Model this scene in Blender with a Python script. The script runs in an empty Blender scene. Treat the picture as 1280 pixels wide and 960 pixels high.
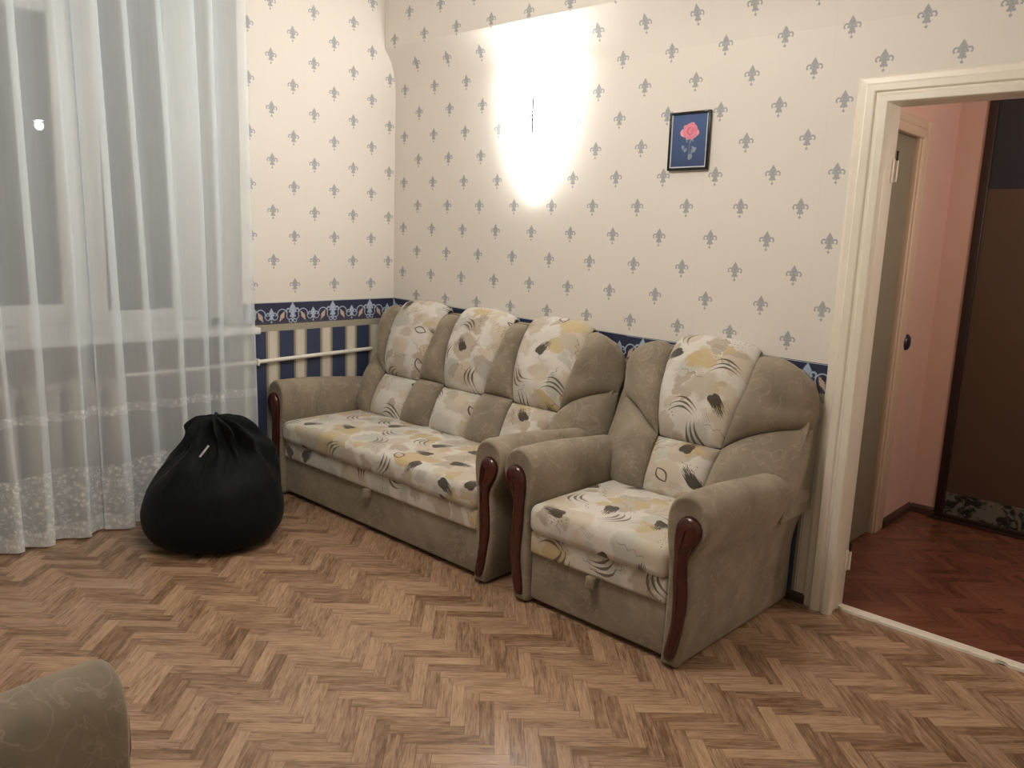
import bpy, bmesh, math, random
import numpy as np
from mathutils import Matrix, Vector, noise as mnoise

random.seed(7)
PI = math.pi
C = bpy.context.scene.collection

# ------------------------------------------------------------------ camera
F_PX = 1012.47
PITCH, YAW, ROLL = -0.1803, 0.7487, 0.0391
CAM = (4.060, -3.235, 1.487)
cam_d = bpy.data.cameras.new('camera')
cam = bpy.data.objects.new('camera', cam_d)
C.objects.link(cam)
cam_d.sensor_width = 36.0
cam_d.lens = F_PX * 36.0 / 1280.0
cam_d.clip_start = 0.02
cam_d.clip_end = 100
Rm = Matrix.Rotation(YAW, 4, 'Z') @ Matrix.Rotation(PI/2 + PITCH, 4, 'X') @ Matrix.Rotation(ROLL, 4, 'Z')
cam.matrix_world = Matrix.Translation(CAM) @ Rm
bpy.context.scene.camera = cam

# ------------------------------------------------------------------ world, exposure, lamp powers
w = bpy.data.worlds.new('night'); bpy.context.scene.world = w
w.use_nodes = True
w.node_tree.nodes['Background'].inputs[0].default_value = (0.05, 0.06, 0.08, 1)
w.node_tree.nodes['Background'].inputs[1].default_value = 0.10
vs = bpy.context.scene.view_settings
vs.view_transform = 'Standard'; vs.look = 'None'; vs.gamma = 1.0; vs.use_curve_mapping = False
vs.exposure = -0.14
CHANDELIER_W = 73.0        # each of three bulbs
SCONCE_W = 14.0
HALL_W = 34.0  # power of the added hallway fill

# ------------------------------------------------------------------ node expression helper
class X:
    def __init__(s, nt, sock): s.nt = nt; s.s = sock
    def _m(s, op, *a, clamp=False):
        n = s.nt.nodes.new('ShaderNodeMath'); n.operation = op; n.use_clamp = clamp
        for i, v in enumerate((s,) + a):
            if isinstance(v, X): s.nt.links.new(v.s, n.inputs[i])
            else: n.inputs[i].default_value = v
        return X(s.nt, n.outputs[0])
    def __add__(s, o): return s._m('ADD', o)
    __radd__ = __add__
    def __sub__(s, o): return s._m('SUBTRACT', o)
    def __rsub__(s, o): return (s * -1.0) + o
    def __mul__(s, o): return s._m('MULTIPLY', o)
    __rmul__ = __mul__
    def __truediv__(s, o): return s._m('DIVIDE', o)
    def abs(s): return s._m('ABSOLUTE')
    def sin(s): return s._m('SINE')
    def sqrt(s): return s._m('SQRT')
    def mx(s, o): return s._m('MAXIMUM', o)
    def mn(s, o): return s._m('MINIMUM', o)
    def lt(s, o): return s._m('LESS_THAN', o)
    def gt(s, o): return s._m('GREATER_THAN', o)
    def floor(s): return s._m('FLOOR')
    def frac(s): return s._m('FRACT')
    def clamp(s): return s._m('ADD', 0.0, clamp=True)
    def wrap(s, p):            # centred modulo
        q = s / p + 0.5
        return (q.frac() - 0.5) * p

def hyp(a, b): return (a*a + b*b).sqrt()
def step(d, soft):             # 1 inside (d<0)
    return ((d * (-1.0/soft)) + 0.5).clamp()
def sep(nt, sock):
    n = nt.nodes.new('ShaderNodeSeparateXYZ'); nt.links.new(sock, n.inputs[0])
    return X(nt, n.outputs[0]), X(nt, n.outputs[1]), X(nt, n.outputs[2])
def comb(nt, a, b, c=0.0):
    n = nt.nodes.new('ShaderNodeCombineXYZ')
    for i, v in enumerate((a, b, c)):
        if isinstance(v, X): nt.links.new(v.s, n.inputs[i])
        else: n.inputs[i].default_value = v
    return n.outputs[0]
def mix(nt, f, a, b):
    n = nt.nodes.new('ShaderNodeMix'); n.data_type = 'RGBA'
    if isinstance(f, X): nt.links.new(f.s, n.inputs[0])
    else: n.inputs[0].default_value = f
    for i, v in ((6, a), (7, b)):
        if isinstance(v, tuple): n.inputs[i].default_value = (*v, 1)
        else: nt.links.new(v, n.inputs[i])
    return n.outputs[2]
def noise(nt, vec, scale, detail=3, rough=.55, dist=0.0):
    n = nt.nodes.new('ShaderNodeTexNoise')
    if vec is not None: nt.links.new(vec, n.inputs['Vector'])
    n.inputs['Scale'].default_value = scale; n.inputs['Detail'].default_value = detail
    n.inputs['Roughness'].default_value = rough; n.inputs['Distortion'].default_value = dist
    return X(nt, n.outputs[0]), n.outputs[1]
def mapping(nt, vec, scale=(1, 1, 1), rot=(0, 0, 0), loc=(0, 0, 0)):
    n = nt.nodes.new('ShaderNodeMapping'); nt.links.new(vec, n.inputs[0])
    n.inputs['Scale'].default_value = scale; n.inputs['Rotation'].default_value = rot; n.inputs['Location'].default_value = loc
    return n.outputs[0]
def bump(nt, b, h, strength=.3, dist=.01):
    n = nt.nodes.new('ShaderNodeBump'); n.inputs['Strength'].default_value = strength
    n.inputs['Distance'].default_value = dist
    nt.links.new(h.s if isinstance(h, X) else h, n.inputs['Height'])
    nt.links.new(n.outputs[0], b.inputs['Normal'])
def mat(name):
    m = bpy.data.materials.new(name); m.use_nodes = True
    nt = m.node_tree; b = nt.nodes['Principled BSDF']
    return m, nt, b
def setc(nt, b, c):
    if isinstance(c, tuple): b.inputs['Base Color'].default_value = (*c, 1)
    else: nt.links.new(c, b.inputs['Base Color'])
def objc(nt): return nt.nodes.new('ShaderNodeTexCoord').outputs['Object']
def plain(name, col, rough=.6, metal=0., var=.08, scale=12, bm=.0, spec=.5, coat=0):
    m, nt, b = mat(name)
    f, _ = noise(nt, objc(nt), scale, 4)
    dark = tuple(c*(1-var) for c in col); light = tuple(min(1, c*(1+var)) for c in col)
    setc(nt, b, mix(nt, f, dark, light))
    b.inputs['Roughness'].default_value = rough; b.inputs['Metallic'].default_value = metal
    b.inputs['Specular IOR Level'].default_value = spec
    b.inputs['Coat Weight'].default_value = coat; b.inputs['Coat Roughness'].default_value = .08
    if bm: bump(nt, b, f, bm, .004)
    return m
def emis(name, col, st):
    m, nt, b = mat(name)
    b.inputs['Base Color'].default_value = (*col, 1)
    b.inputs['Emission Color'].default_value = (*col, 1)
    b.inputs['Emission Strength'].default_value = st
    return m

# ------------------------------------------------------------------ materials
S = 0.1325
FB = 1.0157*S                   # vertical half repeat of the lilies
CREAM = (.77, .730, .665)
def fleur(u, v, k=1.0):          # heraldic lily, k scales its size; 1 inside
    k = k*1.10; u = u / k; v = v / k; au = u.abs()
    top = au/.0135 + (v-.015).abs()/.0225 - 1.0
    top = top * .009
    ring = (hyp(au-.0195, v-.003) - .0085).abs() - .0030
    cut = ((v+.003)*-1.0).mx(au*-1.0 + .006).mn(0.012)
    ring = ring.mx(((au-.016)*-.4 - (v+.001)))   # drop the lower inner half of the curl
    arm = ((v+.0015 - au*.1).abs() - .0034).mx(au-.0175)
    body = (au/.0100 + (v+.009).abs()/.018 - 1.0) * .008
    foot = hyp(au-.0085, v+.0175) - .0048
    tip = (au/.0062 + (v+.0330).abs()/.0062 - 1.0) * .005
    d = top.mn(ring).mn(arm).mn(body).mn(foot).mn(tip)
    return step(d, .0016)

def wallpaper(name, axis, u0, z0, border=False):
    m, nt, b = mat(name)
    o = objc(nt); x, y, z = sep(nt, o)
    u = (x if axis == 'x' else y) - u0
    v = z - z0
    ma = fleur(u.wrap(2*S), v.wrap(2*FB))
    mb = fleur((u-S).wrap(2*S), (v-FB).wrap(2*FB))
    mk = ma.mx(mb)
    n1, _ = noise(nt, o, 90, 4); n2, _ = noise(nt, o, 2.2, 3)
    base = mix(nt, n2, tuple(c*.965 for c in CREAM), tuple(min(1, c*1.03) for c in CREAM))
    n3, _ = noise(nt, o, 260, 2)
    fl = mix(nt, n3, (.27, .28, .30), (.50, .51, .52))
    # paper joints
    seam = step((u+S*.45).wrap(4*S).abs() - .0006, .0008) * .25
    base = mix(nt, seam, base, (.55, .49, .40))
    setc(nt, b, mix(nt, mk, base, fl))
    b.inputs['Roughness'].default_value = .62
    b.inputs['Specular IOR Level'].default_value = .35
    bump(nt, b, n1 + n2*2.5 + mk*.6, .25, .002)
    return m

def border_mat(name, axis, u0, slope=None):
    # u along the wall, z measured from the bottom of the strip
    m, nt, b = mat(name)
    o = objc(nt); x, y, z = sep(nt, o)
    u = (x if axis == 'x' else y) - u0
    P = .270
    v = z
    tall = fleur(u.wrap(P), v-.070, 1.30)
    tall = tall.mx(step((hyp(u.wrap(P).abs()-.014, v-.018)-.010).abs()-.0025, .002))
    small = fleur((u-P/2).wrap(P), v-.052, 1.0)
    a = (u - P/4).wrap(P/2)       # centre of each arch
    s = (u/ P * 2*PI).sin()
    # scrolling stem: S curve between motifs
    stem = (v - .052 - ((a.abs()-.024)*-1.1)).abs()
    arch = (hyp(a/1.0, (v-.055)/1.0) - .030).abs() - .0028
    arch = arch.mx((v-.052)*-1.0 - .010)
    tail = (hyp(a.abs()-.047, v-.044) - .018).abs() - .0022
    tail = tail.mx(v-.046)
    lb = tall.mx(small).mx(step(arch, .002)).mx(step(tail, .002))
    # leaf inside the arch
    sg = s.gt(0.0)*2.0 - 1.0
    a = a*sg
    la = a*.85 + (v-.045)*.5; lv = (v-.045)*.85 - a*.5
    w1, _ = noise(nt, o, 160, 2)
    leaf = step((la.abs()/.013 + lv.abs()/.034 - 1.0 + (w1-.5)*.9)*.008, .002)
    nn, _ = noise(nt, o, 60, 3)
    navy = mix(nt, ((v/.05)).clamp(), mix(nt, nn, (.050, .045, .075), (.09, .075, .12)), mix(nt, nn, (.018, .024, .062), (.030, .036, .085)))
    c = mix(nt, leaf, navy, mix(nt, nn, (.50, .36, .30), (.62, .50, .38)))
    c = mix(nt, lb, c, mix(nt, nn, (.32, .42, .56), (.50, .58, .70)))
    # light line along the top edge
    tl = step((v-.1235).abs()-.0013, .0006)
    c = mix(nt, tl, c, (.55, .60, .62))
    setc(nt, b, c)
    b.inputs['Roughness'].default_value = .5
    return m

def stripe_mat(name, axis, u0):
    m, nt, b = mat(name)
    o = objc(nt); x, y, z = sep(nt, o)
    u = (x if axis == 'x' else y) - u0       # centre of a navy stripe
    a = u.wrap(.1765).abs()
    n1, _ = noise(nt, o, 35, 4); n2, _ = noise(nt, o, 14, 3)
    navy = mix(nt, n1, (.026, .038, .085), (.042, .060, .125))
    cream = mix(nt, n2, (.62, .57, .48), (.74, .69, .60))
    rope = ((u*60.0 + z*95.0).frac()).gt(.5)
    gold = mix(nt, rope, (.20, .17, .12), (.36, .31, .22))
    isn = step(a-.045, .001)
    isg = step(a-.058, .001)
    ln = step((a-.064).abs()-.0012, .0008)
    c = mix(nt, ln, cream, (.25, .23, .22))
    c = mix(nt, isg, c, gold)
    c = mix(nt, isn, c, navy)
    # ornamental lath right below the border
    top = step((z*-1.0) + 0.0, .001)
    setc(nt, b, c)
    b.inputs['Roughness'].default_value = .5
    bump(nt, b, n1, .1, .002)
    return m

def lath_mat():
    m, nt, b = mat('olive_lath_print')
    o = objc(nt); x, y, z = sep(nt, o)
    f = ((x+y)*55.0 + z*50.0).frac().gt(.5)
    n1, _ = noise(nt, o, 50, 3)
    c = mix(nt, f, (.25, .23, .17), (.36, .33, .25))
    c = mix(nt, n1, c, (.40, .37, .30))
    setc(nt, b, c); b.inputs['Roughness'].default_value = .55
    return m

def plank_mat(name, red=0.0, island=False):
    m, nt, b = mat(name)
    tc = nt.nodes.new('ShaderNodeTexCoord'); uv = tc.outputs['UV']
    if island:
        g = nt.nodes.new('ShaderNodeNewGeometry'); r = X(nt, g.outputs['Random Per Island'])
    else:
        g = nt.nodes.new('ShaderNodeObjectInfo'); r = X(nt, g.outputs['Random'])
    u, v, _ = sep(nt, uv)
    p = comb(nt, u*1.0 + r*37.0, v*7.0 + r*91.0, r*13.0)
    n1, _ = noise(nt, p, 9, 5, .6, .7)
    p2 = comb(nt, u*2.2 + r*17.0, v*26.0 + r*51.0, 0.0)
    n2, _ = noise(nt, p2, 6, 3, .55, .6)
    k, _ = noise(nt, comb(nt, u + r*71.0, v*2.2+r*11.0, 0.0), 15, 2, .5)
    A = (.150, .082, .045); B = (.41, .258, .160); D = (.57, .38, .245)
    if red: A = (.10, .036, .020); B = (.17, .062, .036); D = (.22, .085, .05)  # darker, redder copy with the hallway's dim light in the colour
    r2 = ((r*7.31).frac())
    c = mix(nt, (r2*.62 + (n1-.5)*2.4 + .20).clamp(), A, B)
    c = mix(nt, ((n2-.5)*1.7+.12 + ((r*3.7).frac()-.5)*.50).clamp(), c, D)
    kn = ((k-.70)*9.0).clamp()
    c = mix(nt, kn*.7, c, (.075, .035, .018))
    setc(nt, b, c)
    b.inputs['Roughness'].default_value = .40
    b.inputs['Specular IOR Level'].default_value = .42
    rr = n1*.10 + .17
    nt.links.new(rr.s, b.inputs['Roughness'])
    return m

def velour_mat():
    m, nt, b = mat('beige_velour')
    o = objc(nt)
    oi = nt.nodes.new('ShaderNodeObjectInfo')
    r = X(nt, oi.outputs['Random'])
    x, y, z = sep(nt, o)
    o2 = comb(nt, x + r*3.0, y, z)
    n1, _ = noise(nt, o2, 6.5, 4, .55)
    vein, _ = noise(nt, o2, 10, 3, .5, 1.2)
    vm = step(((vein-.5).abs() - .012), .02)
    n2, _ = noise(nt, o2, 240, 2)
    n3, _ = noise(nt, o2, 24, 3)
    c = mix(nt, ((n1-.5)*2.2+.5).clamp(), (.185, .155, .113), (.320, .270, .200))
    c = mix(nt, vm*.42*n3, c, (.60, .52, .41))
    c = mix(nt, ((n3-.5)*3.0).clamp()*.35, c, (.24, .19, .14))
    setc(nt, b, c)
    b.inputs['Roughness'].default_value = .85
    b.inputs['Specular IOR Level'].default_value = .2
    b.inputs['Sheen Weight'].default_value = .35
    b.inputs['Sheen Roughness'].default_value = .45
    b.inputs['Sheen Tint'].default_value = (.9, .8, .65, 1)
    bump(nt, b, n2*.6 + n1*1.5, .18, .003)
    return m

def print_mat():
    m, nt, b = mat('leaf_print_fabric')
    o = objc(nt)
    oi = nt.nodes.new('ShaderNodeObjectInfo'); r = X(nt, oi.outputs['Random'])
    x, y, z = sep(nt, o)
    U = x + r*9.0; V = y + z + r*5.0
    p = comb(nt, U, V)
    _, nc = noise(nt, p, 8, 4, .65)
    vm = nt.nodes.new('ShaderNodeVectorMath'); vm.operation = 'MULTIPLY_ADD'
    nt.links.new(nc, vm.inputs[0]); vm.inputs[1].default_value = (.17, .17, 0); nt.links.new(p, vm.inputs[2])
    pd = vm.outputs[0]
    def voro(vec, scale, rnd=1.0):
        n = nt.nodes.new('ShaderNodeTexVoronoi'); n.voronoi_dimensions = '2D'
        nt.links.new(vec, n.inputs['Vector']); n.inputs['Scale'].default_value = scale
        n.inputs['Randomness'].default_value = rnd
        return X(nt, n.outputs['Distance']), n.outputs['Color'], n.outputs['Position']
    def ramp(f, stops):
        n = nt.nodes.new('ShaderNodeValToRGB'); n.color_ramp.interpolation = 'CONSTANT'
        e = n.color_ramp.elements
        e[0].position = 0; e[0].color = (*stops[0][1], 1)
        e[1].position = stops[1][0]; e[1].color = (*stops[1][1], 1)
        for q, c in stops[2:]:
            k = e.new(q); k.color = (*c, 1)
        nt.links.new(f.s, n.inputs[0]); return n.outputs[0]
    WH = (.54, .51, .455); CR = (.46, .40, .315); TP = (.40, .33, .255); OC = (.50, .385, .20); GR = (.47, .46, .40); LT = (.54, .46, .36)
    # painterly blotches: soft edged discs of several sizes over a white ground
    c = mix(nt, noise(nt, p, 11, 2)[0], WH, (.70, .66, .59))
    for sc, sd, thr, soft, stops in ((6.0, .0, .42, .10, [(0, TP), (.30, LT), (.55, CR), (.80, GR)]), (8.5, 3.1, .36, .08, [(0, OC), (.35, TP), (.60, GR), (.75, LT)]), (5.0, 7.7, .30, .12, [(0, CR), (.4, OC), (.55, LT), (.8, WH)])):
        pv = mapping(nt, pd, (1, 1, 1), (0, 0, sd), (sd, sd*.3, 0))
        d_, col_, _ = voro(pv, sc)
        r_, g_, b_ = sep(nt, col_)
        c = mix(nt, step(d_ - thr*1.0 - (g_-.5)*.25, soft)*b_.lt(.72)*.88, c, ramp(r_, stops))
    # dry brush texture inside the blotches
    pb = mapping(nt, p, (9, 60, 1), (0, 0, .6))
    nb, _ = noise(nt, pb, 1.6, 3)
    c = mix(nt, ((nb-.52)*3.0).clamp()*.45, c, WH)
    tn, _ = noise(nt, p, 4.0, 2)
    DK = (.040, .028, .020); BR = (.085, .060, .042)
    def cell(scale, seed):
        pv = mapping(nt, p, (1, 1, 1), (0, 0, seed*1.3), (seed*.37, seed*.71, 0))
        d, col, pos = voro(pv, scale, .75)
        vs_ = nt.nodes.new('ShaderNodeVectorMath'); vs_.operation = 'SUBTRACT'
        nt.links.new(pv, vs_.inputs[0]); nt.links.new(pos, vs_.inputs[1])
        cr, cg, cbb = sep(nt, col)
        vr = nt.nodes.new('ShaderNodeVectorRotate'); vr.rotation_type = 'Z_AXIS'
        nt.links.new(vs_.outputs[0], vr.inputs['Vector']); nt.links.new((cr*6.283).s, vr.inputs['Angle'])
        lx, ly, _ = sep(nt, vr.outputs[0])
        return lx, ly, cg, cbb
    # layer 1: dark leaf blots with a jagged, bristled end
    lx, ly, cg, cb2 = cell(4.7, 1)
    br, _ = noise(nt, comb(nt, lx*14.0, ly*210.0), 1.0, 2)
    leaf = (ly/.029)*(ly/.029) + (lx/.056)*(lx/.056) - 1.0 + (br-.42)*5.5*((lx/.056)+.75).clamp() + (lx/.056)*(ly/.029).abs()*.8
    mk1 = step(leaf*.02, .003) * cg.lt(.42)
    # fans of long curved strokes
    y2 = ly*(1.0 + lx*7.0) + lx*lx*6.5
    fan = ((y2.wrap(.024) + lx*.0).abs() - .0066*(1.0 - lx.abs()*14.5)).mx(y2.abs()-.036)
    mk2 = step(fan, .0012) * cg.gt(.42) * cg.lt(.84)
    # hollow seed (eye) outlines
    eye = ly.abs() + lx*lx*14.0 - .024
    eyer = (eye.abs() - .0045)
    mk3 = step(eyer, .0015) * cg.gt(.84)
    c = mix(nt, mk1*.93, c, DK)
    c = mix(nt, mk2*.88, c, BR)
    c = mix(nt, mk3*.92, c, BR)
    # layer 2: thin squiggles and pencil lines
    lx, ly, cg, cb2 = cell(6.0, 2)
    sq = ((ly - (lx*150.0).sin()*.0075*(1.2 - lx.abs()*12.0)).abs() - .0013).mx(lx.abs()-.060)
    mk4 = step(sq, .0009) * cg.lt(.50)
    ln = ((ly + lx*lx*3.0).wrap(.009).abs() - .0009).mx(ly.abs()-.016).mx(lx.abs()-.035)
    mk5 = step(ln, .0008) * cg.gt(.7)
    c = mix(nt, mk4*.85, c, BR)
    c = mix(nt, mk5*.7, c, (.16, .12, .08))
    # dots
    dd, dc, _ = voro(p, 46, .6)
    reg = (tn.gt(.64))
    mk6 = step(dd - .13, .05) * reg
    c = mix(nt, mk6*.85, c, DK)
    setc(nt, b, c)
    b.inputs['Roughness'].default_value = .8
    b.inputs['Specular IOR Level'].default_value = .2
    b.inputs['Sheen Weight'].default_value = .25
    w1, _ = noise(nt, p, 300, 2); w2, _ = noise(nt, o, 9, 3)
    bump(nt, b, w1*.25 + w2*2.0, .2, .004)
    return m

def sheer_mat():
    m, nt, b = mat('white_sheer_voile')
    tc = nt.nodes.new('ShaderNodeTexCoord')
    u, v, _ = sep(nt, tc.outputs['UV'])       # metres along the cloth, height
    p = comb(nt, u, v)
    n1, _ = noise(nt, p, 22, 3, .6, 1.5)
    vo = nt.nodes.new('ShaderNodeTexVoronoi'); vo.voronoi_dimensions = '2D'
    nt.links.new(comb(nt, u + n1*.03, v + n1*.04), vo.inputs['Vector']); vo.inputs['Scale'].default_value = 34
    d = X(nt, vo.outputs['Distance'])
    n2, _ = noise(nt, p, 110, 2)
    edge = (u*9.0).sin()*.012 + (u*23.0).sin()*.006
    main = step((v - .345 - edge)*1.0, .006)
    thin = step((v - .600 - (u*40.0).sin()*.004).abs() - .022, .006)
    low = step(v-.085 - (u*31.0).sin()*.010, .006)
    flower = ((n1-.44)*7.0).clamp() * (1.0 - (d*2.2)).clamp()
    curl = step(((n1-.5).abs()-.018), .012)
    lace = (main*(flower*.85 + curl*.30 + .10) + thin*(flower*.7 + .16) + low*.22 + main*((n2-.55)*3.0).clamp()*.4).clamp()
    weave, _ = noise(nt, comb(nt, u*3.0, v*.15), 26, 2)
    lw = nt.nodes.new('ShaderNodeLayerWeight'); lw.inputs[0].default_value = .5
    fac = X(nt, lw.outputs['Facing'])
    opac = (weave*.06 + .48 + lace*.60 + fac*fac*fac*.45).mn(.97)
    diff = nt.nodes.new('ShaderNodeBsdfDiffuse'); tr = nt.nodes.new('ShaderNodeBsdfTranslucent'); tp = nt.nodes.new('ShaderNodeBsdfTransparent')
    col = mix(nt, lace, (.86, .94, .98), (.97, .96, .95))
    nt.links.new(col, diff.inputs[0]); nt.links.new(col, tr.inputs[0])
    m1 = nt.nodes.new('ShaderNodeMixShader'); m1.inputs[0].default_value = .20
    nt.links.new(diff.outputs[0], m1.inputs[1]); nt.links.new(tr.outputs[0], m1.inputs[2])
    m2 = nt.nodes.new('ShaderNodeMixShader'); nt.links.new(opac.s, m2.inputs[0])
    nt.links.new(tp.outputs[0], m2.inputs[1]); nt.links.new(m1.outputs[0], m2.inputs[2])
    out = nt.nodes['Material Output']; nt.links.new(m2.outputs[0], out.inputs[0])
    nt.nodes.remove(b)
    return m

def bean_mat():
    m, nt, b = mat('black_nylon')
    o = objc(nt)
    n1, _ = noise(nt, o, 8, 4, .6, .8); n2, _ = noise(nt, o, 400, 1)
    setc(nt, b, mix(nt, n1, (.0014, .0026, .0034), (.0038, .0060, .0075)))
    b.inputs['Roughness'].default_value = .68
    b.inputs['Specular IOR Level'].default_value = .14
    b.inputs['Sheen Weight'].default_value = .03
    bump(nt, b, n1, .35, .02)
    return m

def rose_mat():
    m, nt, b = mat('rose_picture_print')
    o = objc(nt); x, y, z = sep(nt, o)     # local, centre of the print at 0; x right, z up (metres)
    n1, _ = noise(nt, o, 14, 3); nf, _ = noise(nt, o, 75, 3, .6, .8)
    bg = mix(nt, ((z+.11)/.22).clamp(), (.045, .070, .155), (.085, .135, .30))
    bg = mix(nt, ((n1-.45)*2.0).clamp()*.6, bg, (.035, .13, .26))
    # stem
    stem = step((x - .004 - z*.03).abs() - .0028, .0015) * z.lt(0.02) * z.gt(-.075)
    c = mix(nt, stem*.8, bg, (.19, .19, .27))
    # leaves
    def leaf(cx, cz, ang, a, bb):
        ca, sa = math.cos(ang), math.sin(ang)
        u = (x-cx)*ca + (z-cz)*sa; v = (z-cz)*ca - (x-cx)*sa
        return step(((u/a)*(u/a) + v.abs()/bb - 1.0 + (nf-.5)*.5)*.008, .003)
    for (cx, cz, an, a, bb) in ((-.026, -.030, 2.2, .017, .008), (-.015, -.038, .9, .012, .006), (.025, -.040, .7, .018, .010), (.009, -.067, 1.2, .016, .011), (.022, -.030, 2.4, .011, .005), (-.012, .002, 1.9, .012, .004), (.010, .0, 1.2, .012, .004), (.018, .003, 2.2, .010, .004)):
        c = mix(nt, leaf(cx, cz, an, a, bb)*((nf*1.6-.2).clamp()), c, (.36, .42, .48))
    # bloom
    dx = x-.004; dz = z-.042
    rr = hyp(dx, dz*1.06)
    vo = nt.nodes.new('ShaderNodeTexVoronoi'); vo.voronoi_dimensions = '2D'
    nt.links.new(comb(nt, x, z), vo.inputs['Vector']); vo.inputs['Scale'].default_value = 55
    vd = X(nt, vo.outputs['Distance'])
    bl = step(rr - .0375 + (vd-.5)*.010, .002).mx(step(hyp(x+.030, z-.036)-.0165, .002)).mx(step(hyp(x-.034, z-.034)-.014, .002))
    ringw = (((rr + (n1-.5)*.012)*330.0).sin()*.5 + .5)
    pk = mix(nt, (ringw*.6 + vd*.5).clamp(), (.62, .13, .20), (.86, .34, .42))
    pk = mix(nt, ((rr-.026)*60.0).clamp()*.7, pk, (.88, .45, .52))
    c = mix(nt, bl, c, pk)
    setc(nt, b, c)
    b.inputs['Roughness'].default_value = .28
    return m

M = {}
M['paper_back'] = wallpaper('cream_paper_grey_lilies', 'x', .0898, 2.3167)
M['paper_left'] = wallpaper('cream_paper_grey_lilies_side', 'y', -.0438, 1.840)
M['border_back'] = border_mat('navy_scroll_border', 'x', 1.895-.27*7)
M['border_left'] = border_mat('navy_scroll_border_side', 'y', -.183)
M['stripe_left'] = stripe_mat('navy_cream_stripes_side', 'y', -.410)
M['stripe_back'] = stripe_mat('navy_cream_stripes', 'x', 2.690)
M['lath'] = lath_mat()
M['plank'] = plank_mat('parquet_plank')
M['plank_island'] = plank_mat('parquet_planks_joined', island=True)
M['plank_hall_dim'] = plank_mat('parquet_painted_dim', red=1, island=True)  # same parquet, dim hallway light put into its colour
M['subfloor'] = plain('dark_joint', (.07, .035, .02), .8)
M['velour'] = velour_mat()
M['print'] = print_mat()
M['wood'] = plain('red_lacquered_wood', (.055, .0070, .0045), .25, var=.35, scale=20, coat=.35)
M['sheer'] = sheer_mat()
M['bean'] = bean_mat()
M['rose'] = rose_mat()
M['black'] = plain('black_frame_gloss', (.012, .012, .014), .2)
M['silver'] = plain('silver_mount', (.75, .78, .80), .3, .3)
M['gloss_white'] = plain('cream_gloss_paint', (.80, .74, .63), .33, var=.06, scale=18, bm=.15)
M['plaster'] = plain('filler_paint', (.74, .69, .60), .7, var=.06, scale=14, bm=.4)
M['pvc'] = plain('white_window_paint', (.72, .73, .72), .35)
M['pipe'] = plain('white_pipe_paint', (.78, .75, .68), .3)
M['rad'] = plain('radiator_paint', (.42, .38, .33), .5)
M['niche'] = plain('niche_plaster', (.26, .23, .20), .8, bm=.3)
M['pink'] = plain('pink_hall_plaster', (.55, .355, .285), .75, var=.08, scale=3, bm=.4)
M['darkwood'] = plain('dark_brown_frame', (.022, .009, .006), .4, var=.3, scale=30)
M['basebd'] = plain('dark_baseboard', (.055, .028, .018), .45, var=.2)
M['door_grey'] = plain('olive_grey_door', (.235, .215, .155), .45, var=.06)
M['casing_hall'] = plain('hall_door_casing', (.56, .42, .31), .45, var=.06)
M['panel'] = plain('brown_glossy_panel', (.080, .047, .030), .28, var=.1, scale=3)
M['panel_dark'] = plain('dark_blue_panel', (.018, .020, .028), .3, var=.2, scale=3)  # carcass colour, also the reflection painted high on the wardrobe
M['metal'] = plain('dark_metal', (.03, .03, .035), .35, .6)
M['chrome'] = plain('brass', (.45, .38, .25), .25, 1.)
M['ceiling'] = plain('ceiling_white', (.80, .78, .74), .8)
M['tag'] = plain('white_tag', (.75, .76, .78), .6)
M['greytag'] = plain('grey_tag', (.22, .24, .27), .6)
M['wall_plain'] = plain('cream_wall', CREAM, .7)
M['bulb'] = emis('lamp_glass_lit', (1, .91, .80), 22.0)
M['sconce'] = emis('sconce_glass_lit', (1, .985, .96), 13.0)
M['street'] = emis('street_lamp_lit', (.9, .97, 1.0), 400.0)
g, nt, b = mat('window_glass'); M['glass'] = g
b.inputs['Base Color'].default_value = (.9, .95, .95, 1); b.inputs['Transmission Weight'].default_value = 1.0
b.inputs['Roughness'].default_value = .01; b.inputs['IOR'].default_value = 1.45

def floral_mat():
    m, nt, b = mat('floral_decal_panel')
    o = objc(nt); n1, _ = noise(nt, o, 16, 4, .6, 1.5); n2, _ = noise(nt, o, 38, 2)
    c = mix(nt, step(n1-.47, .03), (.15, .135, .11), (.012, .014, .012))
    c = mix(nt, step(.60-n2 if False else (n2*-1.0+.62), .03), c, (.05, .07, .05))
    setc(nt, b, c); b.inputs['Roughness'].default_value = .3
    return m
M['floral'] = floral_mat()

# ------------------------------------------------------------------ object helpers
def link(name, verts, faces, m=None, parent=None, smooth=True, uv=None):
    me = bpy.data.meshes.new(name)
    me.from_pydata([tuple(v) for v in verts], [], [tuple(f) for f in faces])
    me.update()
    if uv is not None:
        l = me.uv_layers.new(name='UVMap')
        vi = np.zeros(len(me.loops), dtype=np.int32); me.loops.foreach_get('vertex_index', vi)
        l.data.foreach_set('uv', np.asarray(uv, dtype=np.float32)[vi].ravel())
    if smooth: me.polygons.foreach_set('use_smooth', [True]*len(me.polygons))
    o = bpy.data.objects.new(name, me); C.objects.link(o)
    if m: me.materials.append(m)
    if parent: o.parent = parent
    return o
def from_bm(name, bm, m=None, parent=None, smooth=False, angle=None):
    bmesh.ops.recalc_face_normals(bm, faces=bm.faces)
    me = bpy.data.meshes.new(name); bm.to_mesh(me); bm.free()
    if smooth:
        for p in me.polygons: p.use_smooth = True
        if angle: me.set_sharp_from_angle(angle=angle)
    o = bpy.data.objects.new(name, me); C.objects.link(o)
    if m: me.materials.append(m)
    if parent: o.parent = parent
    return o
def fixn(o):
    bm = bmesh.new(); bm.from_mesh(o.data); bmesh.ops.recalc_face_normals(bm, faces=bm.faces); bm.to_mesh(o.data); bm.free(); return o
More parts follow.
